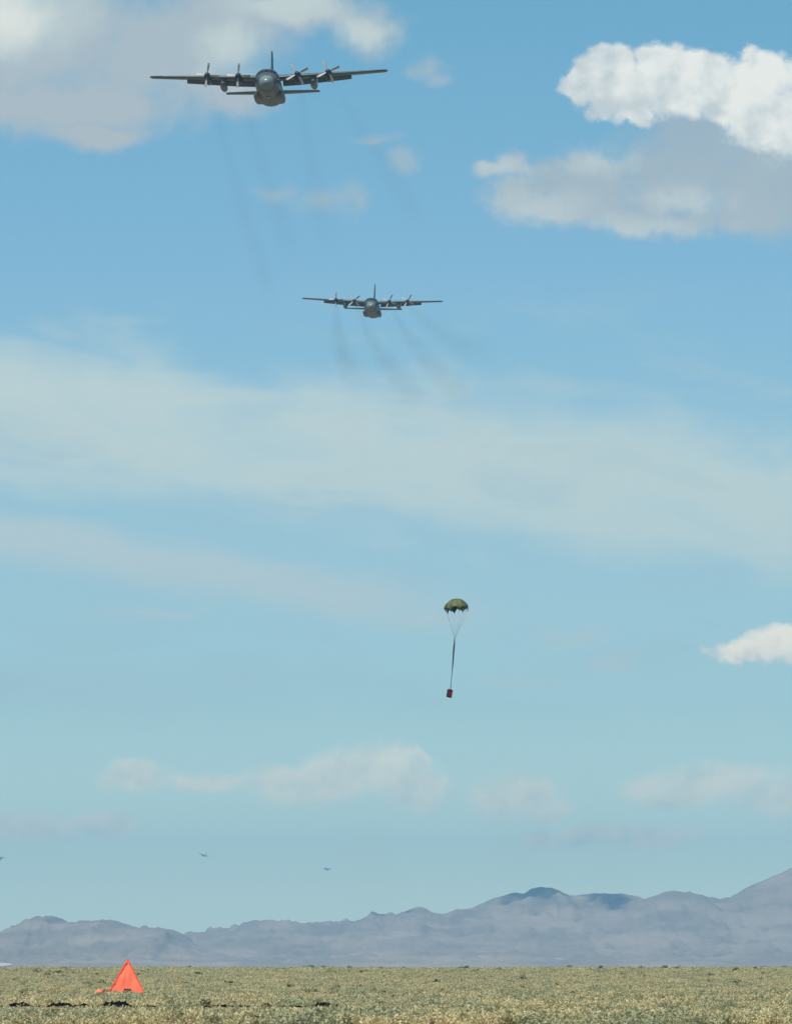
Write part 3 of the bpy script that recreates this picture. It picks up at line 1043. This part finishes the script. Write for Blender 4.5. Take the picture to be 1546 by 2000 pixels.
# ---------------------------------------------------------------- parachute and its load
def parachute():
    d = 700.0
    k = d / FOC
    top = at(891.5, 1169, d)
    conf = at(887.3, 1249, d)
    hook = at(879.4, 1345.5, d)
    axis = (at(890.5, 1185, d) - conf).normalized()
    t = bpy.data.objects.new('parachute', None)
    C.objects.link(t)
    t.location = conf
    q = Vector((0, 0, 1)).rotation_difference(Vector((-0.11, 0.05, 1)).normalized())
    cc = at(891.3, 1190, d) - conf
    Rr, Hh, G = 23.0 * k, 20.5 * k, 8

    def pt(g, u, w, off=0.0):
        """gore g, u across 0..1, w from crown 0 to skirt 1"""
        th = 2 * PI * (g + u + 0.28) / G
        mid = math.sin(PI * u)
        a = w * 1.72
        r = Rr * (math.sin(min(a, PI / 2)) if a < PI / 2 else 1 - 0.16 * ((a - PI / 2) / 0.15) * 0.5)
        z = Hh * math.cos(a) if a < PI / 2 else -Hh * 0.30 * ((a - PI / 2) / 0.15)
        r *= 1 + 0.10 * mid * w ** 1.2 - 0.03
        z += Hh * (0.05 * mid * w) + Hh * 0.36 * mid * max(0, (w - 0.75) / 0.25) ** 2
        z += 0.035 * Hh * math.sin(3.1 * g + 5 * w)
        r *= 1 + 0.04 * math.sin(g * 2.4 + 1.0)
        v = Vector(((r + off) * math.cos(th), (r + off) * math.sin(th), z + off))
        return q @ v + cc
    ca = bpy.data.objects.new('canopy', None)
    C.objects.link(ca)
    ca.parent = t
    for g in range(G):
        nu, nw = 8, 12
        outer = [pt(g, i / nu * 0.985 + 0.0075, 0.04 + 0.96 * j / nw, 0.008) for j in range(nw + 1) for i in range(nu + 1)]
        inner = [pt(g, i / nu * 0.985 + 0.0075, 0.04 + 0.96 * j / nw, 0.0) for j in range(nw + 1) for i in range(nu + 1)]
        m = nu + 1
        v, f = outer + inner, []
        o_ = len(outer)
        for j in range(nw):
            for i in range(nu):
                qd = (j * m + i, j * m + i + 1, (j + 1) * m + i + 1, (j + 1) * m + i)
                f.append(qd)
                f.append(tuple(x + o_ for x in qd[::-1]))
        edge = list(range(m)) + [j * m + nu for j in range(1, nw + 1)] + [nw * m + i for i in range(nu - 1, -1, -1)] + [j * m for j in range(nw - 1, 0, -1)]
        for a, b in zip(edge, edge[1:] + edge[:1]):
            f.append((a, b, b + o_, a + o_))
        obj('gore', (v, f), MAT['olive'], ca, smooth=True, angle=50)
        obj('seam', tube([pt(g, 0.0, w / 12, 0.006) for w in range(1, 13)], 0.014, 5), MAT['cord'], ca)
        skirt = pt(g, 0.0, 1.0)
        sag = [skirt.lerp(Vector((0, 0, 0)), u) for u in (0, 0.25, 0.5, 0.75, 1)]
        obj('suspension_line', tube(sag, 0.0055, 5), MAT['cordlight'], t)
    lo = hook - conf
    side = Vector((0.05, 0, 0))
    obj('riser', tube([Vector((0, 0, 0.04)), lo * 0.12 + side * 0.1, lo * 0.28, lo * 0.45 + side * 0.4, lo * 0.62 + side * 0.2], [0.045, 0.066, 0.066, 0.055, 0.035], 8), MAT['cord'], t, smooth=True)
    obj('sling', tube([lo * 0.62 + side * 0.2, lo * 0.8, lo * 0.93, lo * 1.0], [0.034, 0.026, 0.026, 0.03], 8), MAT['cord'], t, smooth=True)
    tag(t, 'round olive green parachute with scalloped skirt and long dark riser', 'parachute')
    # the load
    b = bpy.data.objects.new('cargo_bundle', None)
    C.objects.link(b)
    b.location = hook
    b.rotation_euler = (R(3), R(9), R(28))
    w, dd, h = 0.17, 0.16, 0.56

    def rbox(x0, x1, y0, y1, z0, z1, bev):
        bm = bmesh.new()
        bmesh.ops.create_cube(bm, size=1.0)
        for vv in bm.verts:
            vv.co = Vector(((x0 + x1) / 2 + vv.co.x * (x1 - x0), (y0 + y1) / 2 + vv.co.y * (y1 - y0), (z0 + z1) / 2 + vv.co.z * (z1 - z0)))
        bmesh.ops.bevel(bm, geom=bm.edges[:], offset=bev, segments=3, affect='EDGES', profile=0.6)
        me = bpy.data.meshes.new('m')
        bm.to_mesh(me)
        bm.free()
        vs, fs = [vv.co.copy() for vv in me.vertices], [tuple(p.vertices) for p in me.polygons]
        bpy.data.meshes.remove(me)
        return vs, fs
    obj('cover', rbox(-w, w, -dd, dd, -0.08 - h, -0.08, 0.05), MAT['redbox'], b, smooth=True, angle=50)
    obj('base_pad', rbox(-w - .01, w + .01, -dd - .01, dd + .01, -0.17 - h, -0.075 - h, 0.025), MAT['strap'], b)
    for x in (-0.17, 0.0):
        obj('strap', rbox(x - .03, x + .03, -dd - .012, dd + .012, -0.09 - h, -0.062, 0.008), MAT['strap'], b)
    obj('strap', rbox(-w - .012, w + .012, -dd - .014, dd + .014, -0.19, -0.12, 0.008), MAT['strap'], b)
    for sx in (-1, 1):
        for sy in (-1, 1):
            obj('bridle', tube([(0, 0, 0.0), (sx * w * 0.8, sy * dd * 0.8, -0.085)], 0.016, 6), MAT['strap'], b)
    tag(b, 'small red cargo bundle with black straps hanging from the parachute', 'bundle')


parachute()


# ---------------------------------------------------------------- orange ground marker
MD = 470.0


def marker():
    ap = at(249.3, 1873, MD)
    gz = put_z(ap.x, MD)
    k = MD / FOC
    t = bpy.data.objects.new('marker_tent', None)
    C.objects.link(t)
    t.location = (ap.x, MD, gz)
    H = ap.z - gz
    bl, br = at(211.0, 1940, MD).x - ap.x, at(282.5, 1940, MD).x - ap.x
    f_ = H / (ap.z - at(211, 1940, MD).z)           # the visible hem sits on the brush tops; go on to the soil
    bl, br = bl * f_, br * f_
    A = Vector((0, 0.55, H))
    BL, BR, BK = Vector((bl, 0.0, 0.02)), Vector((br, 0.0, 0.02)), Vector((0.25, 1.75, 0.02))
    hx0, hx1, hz = (242 - 249.3) * k, (256 - 249.3) * k, 0.44

    def face(a, b, c, n, hole=None, sag=0.03, mat='orange', name='panel'):
        """cloth triangle a (top), b, c with a slight sag, 1 cm thick"""
        nrm = (b - a).cross(c - a).normalized()
        v, f, idx = [], [], {}
        for i in range(n + 1):
            for j in range(i + 1):
                u = i / n
                w = j / i if i else 0
                p = a + (b - a) * u * (1 - w) + (c - a) * u * w
                m_ = (u * (1 - u) * 4) * (w * (1 - w) * 4)
                p = p + nrm * (sag * m_ + 0.05 * noise.noise((p.x * 2.2, p.z * 1.3, 2.0)) * m_ ** 0.5 + 0.018 * math.sin(9 * p.x / max(0.15, u)) * m_)
                idx[i, j] = len(v)
                v.append(p)
        for i in range(n):
            for j in range(i + 1):
                tri = [(idx[i, j], idx[i + 1, j], idx[i + 1, j + 1])]
                if j < i:
                    tri.append((idx[i, j], idx[i + 1, j + 1], idx[i, j + 1]))
                for q in tri:
                    cx = sum(v[x].x for x in q) / 3
                    cz = sum(v[x].z for x in q) / 3
                    if hole and hole[0] < cx < hole[1] and cz < hole[2] - 0.03 * abs(math.sin(cx * 40)):
                        continue
                    f.append(q)
        bm = bmesh.new()
        vs = [bm.verts.new(p) for p in v]
        for q in f:
            bm.faces.new([vs[x] for x in q])
        for vv in [x for x in bm.verts if not x.link_faces]:
            bm.verts.remove(vv)
        bmesh.ops.recalc_face_normals(bm, faces=bm.faces)
        r = bmesh.ops.solidify(bm, geom=bm.faces[:], thickness=0.008)
        me = bpy.data.meshes.new(name)
        bm.to_mesh(me)
        bm.free()
        me.materials.append(MAT[mat])
        me.polygons.foreach_set('use_smooth', [True] * len(me.polygons))
        me.set_sharp_from_angle(angle=R(40))
        return link(name, me, t)
    face(A, BL, BR, 44, (hx0, hx1, hz), name='front_panel')
    face(A, BK, BL, 14, name='side_panel')
    face(A, BR, BK, 14, name='side_panel')

    def binding(p, q, wd, name, wav):
        """folded seam flap standing off an edge"""
        n = 26
        top, bot = [], []
        dr = (q - p)
        out = Vector((dr.z, 0, -dr.x)).normalized()
        if out.x * (p.x + q.x - 2 * 0.1) < 0:
            out = -out
        v, f = [], []
        for i in range(n + 1):
            u = i / n
            c = p + dr * u
            w_ = wd * (0.5 + 0.5 * abs(noise.noise((u * 7, wav, 0)))) + wd * 0.5 * noise.noise((u * 13, wav + 4, 0))
            w_ = max(0.012, w_)
            z_ = -0.03 + 0.03 * noise.noise((u * 9, wav, 7))
            a = c + Vector((0, z_, 0)) + out * 0.012
            b = c + Vector((0, z_ - 0.02, 0)) - out * w_
            v += [a, b, b + Vector((0, 0.012, 0)), a + Vector((0, 0.012, 0))]
        for i in range(n):
            o = i * 4
            for j in range(4):
                m_ = (j + 1) % 4
                f.append((o + j, o + m_, o + 4 + m_, o + 4 + j))
        f += [(0, 1, 2, 3), (n * 4 + 3, n * 4 + 2, n * 4 + 1, n * 4)]
        obj(name, (v, f), MAT['orange2'], t)
    binding(A.lerp(BL, 0.05), A.lerp(BL, 0.86), 0.11, 'seam_flap', 1.0)
    binding(A.lerp(BR, 0.05), A.lerp(BR, 0.97), 0.05, 'seam_flap', 5.0)
    for e in (BL, BR, BK):
        obj('pole', tube([A.lerp(A * 0 + Vector((0.05, 0.7, 0.6)), 0.05), e.lerp(Vector((0.05, 0.7, 0.02)), 0.06)], 0.014, 6), MAT['pole'], t)
    obj('top_cap', ell_body(0, H - 0.03, 0.49, 0.61, 0.035, 0.04, 10, 6), MAT['orange2'], t, smooth=True)
    tag(t, 'orange pyramid marker tent with a small dark gap at its hem', 'tent')
    # a sandbag seen through the gap
    s = obj('sandbag', blob(0.2, 0.16, 0.17, 3.0), MAT['crimson'], None, (ap.x + (249 - 249.3) * k + 0.03, MD + 0.45, gz + 0.19), smooth=True)
    tag(s, 'dark red weight bag inside the orange tent', 'bag')
    # cloth lying beside it
    c = at(196, 1938.5, MD)
    v, f = [], []
    nx, ny = 26, 14
    for j in range(ny + 1):
        for i in range(nx + 1):
            u, w = i / nx - 0.5, j / ny - 0.5
            bul = max(0, 1 - (2 * u) ** 2) * max(0, 1 - (2 * w) ** 2)
            zz = 0.02 + 0.20 * bul ** 0.6 + 0.05 * noise.noise((u * 5, w * 5, 1)) + 0.05 * noise.noise((u * 12, w * 9, 4))
            v.append(Vector((u * 0.60 + 0.03 * noise.noise((w * 6, 0, 0)), w * 0.7, zz)))
    for j in range(ny):
        for i in range(nx):
            f.append((j * (nx + 1) + i, j * (nx + 1) + i + 1, (j + 1) * (nx + 1) + i + 1, (j + 1) * (nx + 1) + i))
    o = obj('marker_cloth', (v, f), MAT['orange'], None, (c.x, MD - 0.1, c.z - 0.06), smooth=True)
    sd = o.modifiers.new('thickness', 'SOLIDIFY')
    sd.thickness = 0.01
    tag(o, 'crumpled orange cloth lying on the brush beside the tent', 'cloth')
    c = at(203.2, 1936.5, MD)
    o = obj('stuff_sack', blob(0.062, 0.1, 0.15, 8.0), MAT['crimson'], None, (c.x, MD - 0.55, c.z), (0, R(24), 0), smooth=True)
    tag(o, 'slim crimson sack leaning on the orange cloth', 'sack')


def blob(rx, ry, rz, seed):
    bm = bmesh.new()
    bmesh.ops.create_icosphere(bm, subdivisions=3, radius=1.0)
    v = []
    for q in bm.verts:
        p = q.co.normalized()
        k = 1 + 0.16 * noise.fractal(p * 1.5 + Vector((seed, 0, 0)), 1.0, 2.0, 3)
        s = [math.copysign(abs(c) ** 0.75, c) for c in p]
        v.append(Vector((s[0] * rx * k, s[1] * ry * k, s[2] * rz * k)))
    f = [tuple(x.index for x in fc.verts) for fc in bm.faces]
    bm.free()
    return v, f


marker()


# ---------------------------------------------------------------- dark bank in the brush
def bank():
    yb = 318.0
    x0, x1 = at(-60, 1960, yb).x, at(662, 1960, yb).x
    n = 420
    v, f = [], []
    spans = [(-60, 4, .9), (8, 66, .75), (92, 146, 1.0), (150, 176, .8), (190, 260, 1.0), (268, 300, .65), (326, 352, .75), (378, 398, .75), (404, 436, .55), (455, 480, .5), (500, 540, .7), (560, 585, .6), (604, 655, .8)]
    for i in range(n + 1):
        px = -60 + 722 * i / n
        x = x0 + (x1 - x0) * i / n
        h = 0.20
        for a, b, s in spans:
            if a - 6 < px < b + 6:
                h = max(h, 0.06 + s * 0.30 * smooth01((px - a + 6) / 22) * smooth01((b + 6 - px) / 22))
        h *= 0.94 + 0.28 * noise.noise((x * 1.3, 0, 0)) + 0.24 * noise.noise((x * 5.0, 3, 0)) + 0.2 * noise.noise((x * 14.0, 6, 0))
        y = yb + 0.8 * noise.noise((x * 0.25, 9, 0))
        z = put_z(x, yb)
        v += [(x, y - 0.10, z - 0.1), (x, y + 0.02, z + h * 0.55), (x, y, z + h), (x, y + 0.16, z + h * 0.97), (x, y + 0.9, z - 0.1)]
    for i in range(n):
        for j in range(4):
            f.append((i * 5 + j, i * 5 + j + 1, (i + 1) * 5 + j + 1, (i + 1) * 5 + j))
    o = obj('dark_bank', (v, f), MAT['bank_black'])  # low irregular strip, coloured near-black along its whole length
    return tag(o, 'broken low black bank running through the brush', kind='structure')


bank()


# ---------------------------------------------------------------- brush
def bush_mesh(name, seed, n, leaf, mat, h=0.5, twigs=7):
    """low cushion of small leaves, unit radius about 0.5 wide"""
    rr = random.Random(seed)
    v, f, mi = [], [], []
    lobes = [(rr.uniform(-.28, .28), rr.uniform(-.28, .28), rr.uniform(.18, .34), rr.uniform(.5, 1.0) * h) for _ in range(6)] + [(0, 0, .36, h)]
    for i in range(n):
        lx, ly, lr, lh = rr.choice(lobes)
        a = rr.uniform(0, 2 * PI)
        u = rr.random() ** 0.6
        zz = rr.uniform(0.0, 1.0)
        k = math.sqrt(max(0.02, 1 - zz * zz))
        p = Vector((lx + lr * u ** 0.4 * k * math.cos(a), ly + lr * u ** 0.4 * k * math.sin(a), lh * zz * (0.75 + 0.25 * u)))
        d = Vector((rr.gauss(0, 1), rr.gauss(0, 1), rr.gauss(0.5, 0.8))).normalized()
        e = d.orthogonal().normalized()
        e.rotate(Matrix.Rotation(rr.uniform(0, 2 * PI), 3, d))
        L = leaf * rr.uniform(0.6, 1.5)
        w = L * rr.uniform(0.35, 0.6)
        o = len(v)
        v += [p - e * w * 0.4, p + d * L * 0.55 + e * w * 0.7, p + d * L, p + d * L * 0.45 - e * w * 0.8]
        f.append((o, o + 1, o + 2, o + 3))
        mi.append(0)
    for i in range(twigs):
        lx, ly, lr, lh = rr.choice(lobes)
        tip = Vector((lx * 1.2, ly * 1.2, lh * rr.uniform(0.8, 1.12)))
        tv, tf = tube([(0, 0, 0), tip * 0.5 + Vector((0, 0, 0.03)), tip], [0.02, 0.012, 0.004], 4)
        o = len(v)
        v += tv
        for q in tf:
            f.append(tuple(x + o for x in q))
            mi.append(1)
    me = bpy.data.meshes.new(name)
    me.from_pydata([tuple(p) for p in v], [], f)
    me.materials.append(mat)
    me.materials.append(MAT['twig'])
    me.polygons.foreach_set('material_index', mi)
    return me


BUSH = [bush_mesh('sagebrush', 100 + i, 420, 0.085, MAT['sage'], h, 3) for i, h in enumerate((0.42, 0.5, 0.36, 0.55, 0.46, 0.4))]
TALL = [bush_mesh('shrub', 200 + i, 260, 0.11, MAT['shrub'], h) for i, h in enumerate((0.62, 0.75, 0.55))]


def half_width(y):
    return 0.0473 * y * 1.10 + 4


def scatter(y0, y1, dens, smin, smax):
    n = int(dens * (half_width(y0) + half_width(y1)) * (y1 - y0))
    y = rng.uniform(y0, y1, n * 2)
    keep = rng.random(n * 2) < (half_width(y) / half_width(y1))
    y = y[keep][:n]
    x = (rng.random(len(y)) * 2 - 1) * half_width(y)
    s = smin + (smax - smin) * rng.random(len(y)) ** 2.2
    return np.stack([x, y, s], 1)


pts = np.concatenate([scatter(222, 300, 3.4, 0.32, 1.0), scatter(300, 430, 2.9, 0.32, 1.0), scatter(430, 640, 1.7, 0.40, 0.85), scatter(640, 950, 0.95, 0.5, 1.0), scatter(950, 1480, 0.42, 0.7, 1.3)])
# thin where cloth and tent stand
tx = at(249, 1940, MD).x
near_tent = (abs(pts[:, 0] - tx + 0.5) < 2.2) & (abs(pts[:, 1] - MD - 0.5) < 1.6)
in_bank = abs(pts[:, 1] - 318.4) < 0.7
pts = pts[~(near_tent | in_bank)]
front = (pts[:, 1] > 318 - 45) & (pts[:, 1] < 318) | ((pts[:, 1] > MD - 50) & (pts[:, 1] < MD))
pts[front, 2] = np.minimum(pts[front, 2], 0.38)
# the ones that show largest: size over distance
vis = (abs(pts[:, 0]) < 0.0473 * pts[:, 1]) & (pts[:, 1] > 241)
score = np.where(vis, pts[:, 2] / pts[:, 1], 0)
order = np.argsort(-score)
chosen, rest = pts[order[:290]], pts[order[290:]]
for i, (x, y, s) in enumerate(chosen):
    o = bpy.data.objects.new('sagebrush', BUSH[i % 6])
    C.objects.link(o)
    o.location = (x, y, put_z(x, y) - 0.01)
    o.rotation_euler = (0, 0, random.uniform(0, 2 * PI))
    o.scale = (s, s, s * random.uniform(0.8, 1.1))
    tag(o, 'low grey-green cushion of sagebrush on the near edge of the flat', 'bush', 'sagebrush cushions on the near flat')

DARK = [(646, 1962, 0.55, 'dark rounded shrub at the end of the black bank'), (992, 1966, 0.5, 'dark low shrub alone on the open brush flat'), (903, 1893, 1.3, 'dark shrub standing up against the mountains on the skyline'),
        (742, 1908, 0.9, 'dark shrub half way up the brush flat below the low ridge'), (993, 1910, 0.8, 'grey dark shrub half way up the brush flat below the summit')]
for px, py, w, lab in DARK:
    y = 1250.0 if py < 1900 else min(1200, 1.32 * FOC / (py - HOR + 1))
    x = at(px, py, y).x
    o = bpy.data.objects.new('shrub', TALL[int(px) % 3])
    C.objects.link(o)
    o.location = (x, y, put_z(x, y))
    o.scale = (w * 1.3, w * 1.3, w)
    tag(o, lab, 'shrub')
extra = scatter(250, 1400, 0.0055, 0.35, 0.9)
for i, (x, y, s) in enumerate(extra[:330]):
    if abs(x - tx) < 4 and abs(y - MD) < 40 or abs(y - 318) < 12 or abs(x) > 0.0473 * y:
        continue
    s = s * (0.75 + 0.0009 * y)
    o = bpy.data.objects.new('dark_shrub', TALL[i % 3])
    C.objects.link(o)
    o.location = (x, y, put_z(x, y))
    o.rotation_euler = (0, 0, random.uniform(0, 2 * PI))
    o.scale = (s, s, s * 0.8)
    tag(o, 'small dark olive shrub rising among the paler sagebrush', 'shrub', 'dark shrubs scattered over the flat')


def brush_cover(p):
    n = len(p)
    me = bpy.data.meshes.new('brush_cover')
    z = np.array([put_z(a, b) for a, b in p[:, :2]]) - 0.01
    me.vertices.add(n)
    me.vertices.foreach_set('co', np.stack([p[:, 0], p[:, 1], z], 1).astype(np.float32).ravel())
    for nm, tp, arr in (('size', 'FLOAT', p[:, 2].astype(np.float32)), ('turn', 'FLOAT', rng.uniform(0, 6.283, n).astype(np.float32)), ('pick', 'INT', rng.integers(0, 6, n).astype(np.int32))):
        me.attributes.new(nm, tp, 'POINT').data.foreach_set('value', arr)
    o = link('brush_cover', me)
    me.materials.append(MAT['sage'])
    ng = bpy.data.node_groups.new('brush_cover', 'GeometryNodeTree')
    ng.interface.new_socket('Geometry', in_out='INPUT', socket_type='NodeSocketGeometry')
    ng.interface.new_socket('Geometry', in_out='OUTPUT', socket_type='NodeSocketGeometry')
    N = ng.nodes.new
    gi, go = N('NodeGroupInput'), N('NodeGroupOutput')
    iop = N('GeometryNodeInstanceOnPoints')
    join = N('GeometryNodeJoinGeometry')
    src = {}
    for ob in C.objects:
        if ob.name.startswith('sagebrush') and ob.data.name not in src:
            src[ob.data.name] = ob
    for nm in sorted(src, reverse=True):
        oi = N('GeometryNodeObjectInfo')
        oi.inputs['Object'].default_value = src[nm]
        oi.inputs['As Instance'].default_value = True
        ng.links.new(oi.outputs['Geometry'], join.inputs[0])

    def attr(nm, tp):
        a = N('GeometryNodeInputNamedAttribute')
        a.data_type = tp
        a.inputs['Name'].default_value = nm
        return a.outputs['Attribute']
    rot = N('ShaderNodeCombineXYZ')
    ng.links.new(attr('turn', 'FLOAT'), rot.inputs[2])
    iop.inputs['Pick Instance'].default_value = True
    ng.links.new(gi.outputs[0], iop.inputs['Points'])
    ng.links.new(join.outputs[0], iop.inputs['Instance'])
    ng.links.new(attr('pick', 'INT'), iop.inputs['Instance Index'])
    ng.links.new(rot.outputs[0], iop.inputs['Rotation'])
    ng.links.new(attr('size', 'FLOAT'), iop.inputs['Scale'])
    ng.links.new(iop.outputs[0], go.inputs[0])
    o.modifiers.new('brush', 'NODES').node_group = ng
    return tag(o, 'sagebrush cover stretching over the whole flat', kind='stuff')


brush_cover(rest)
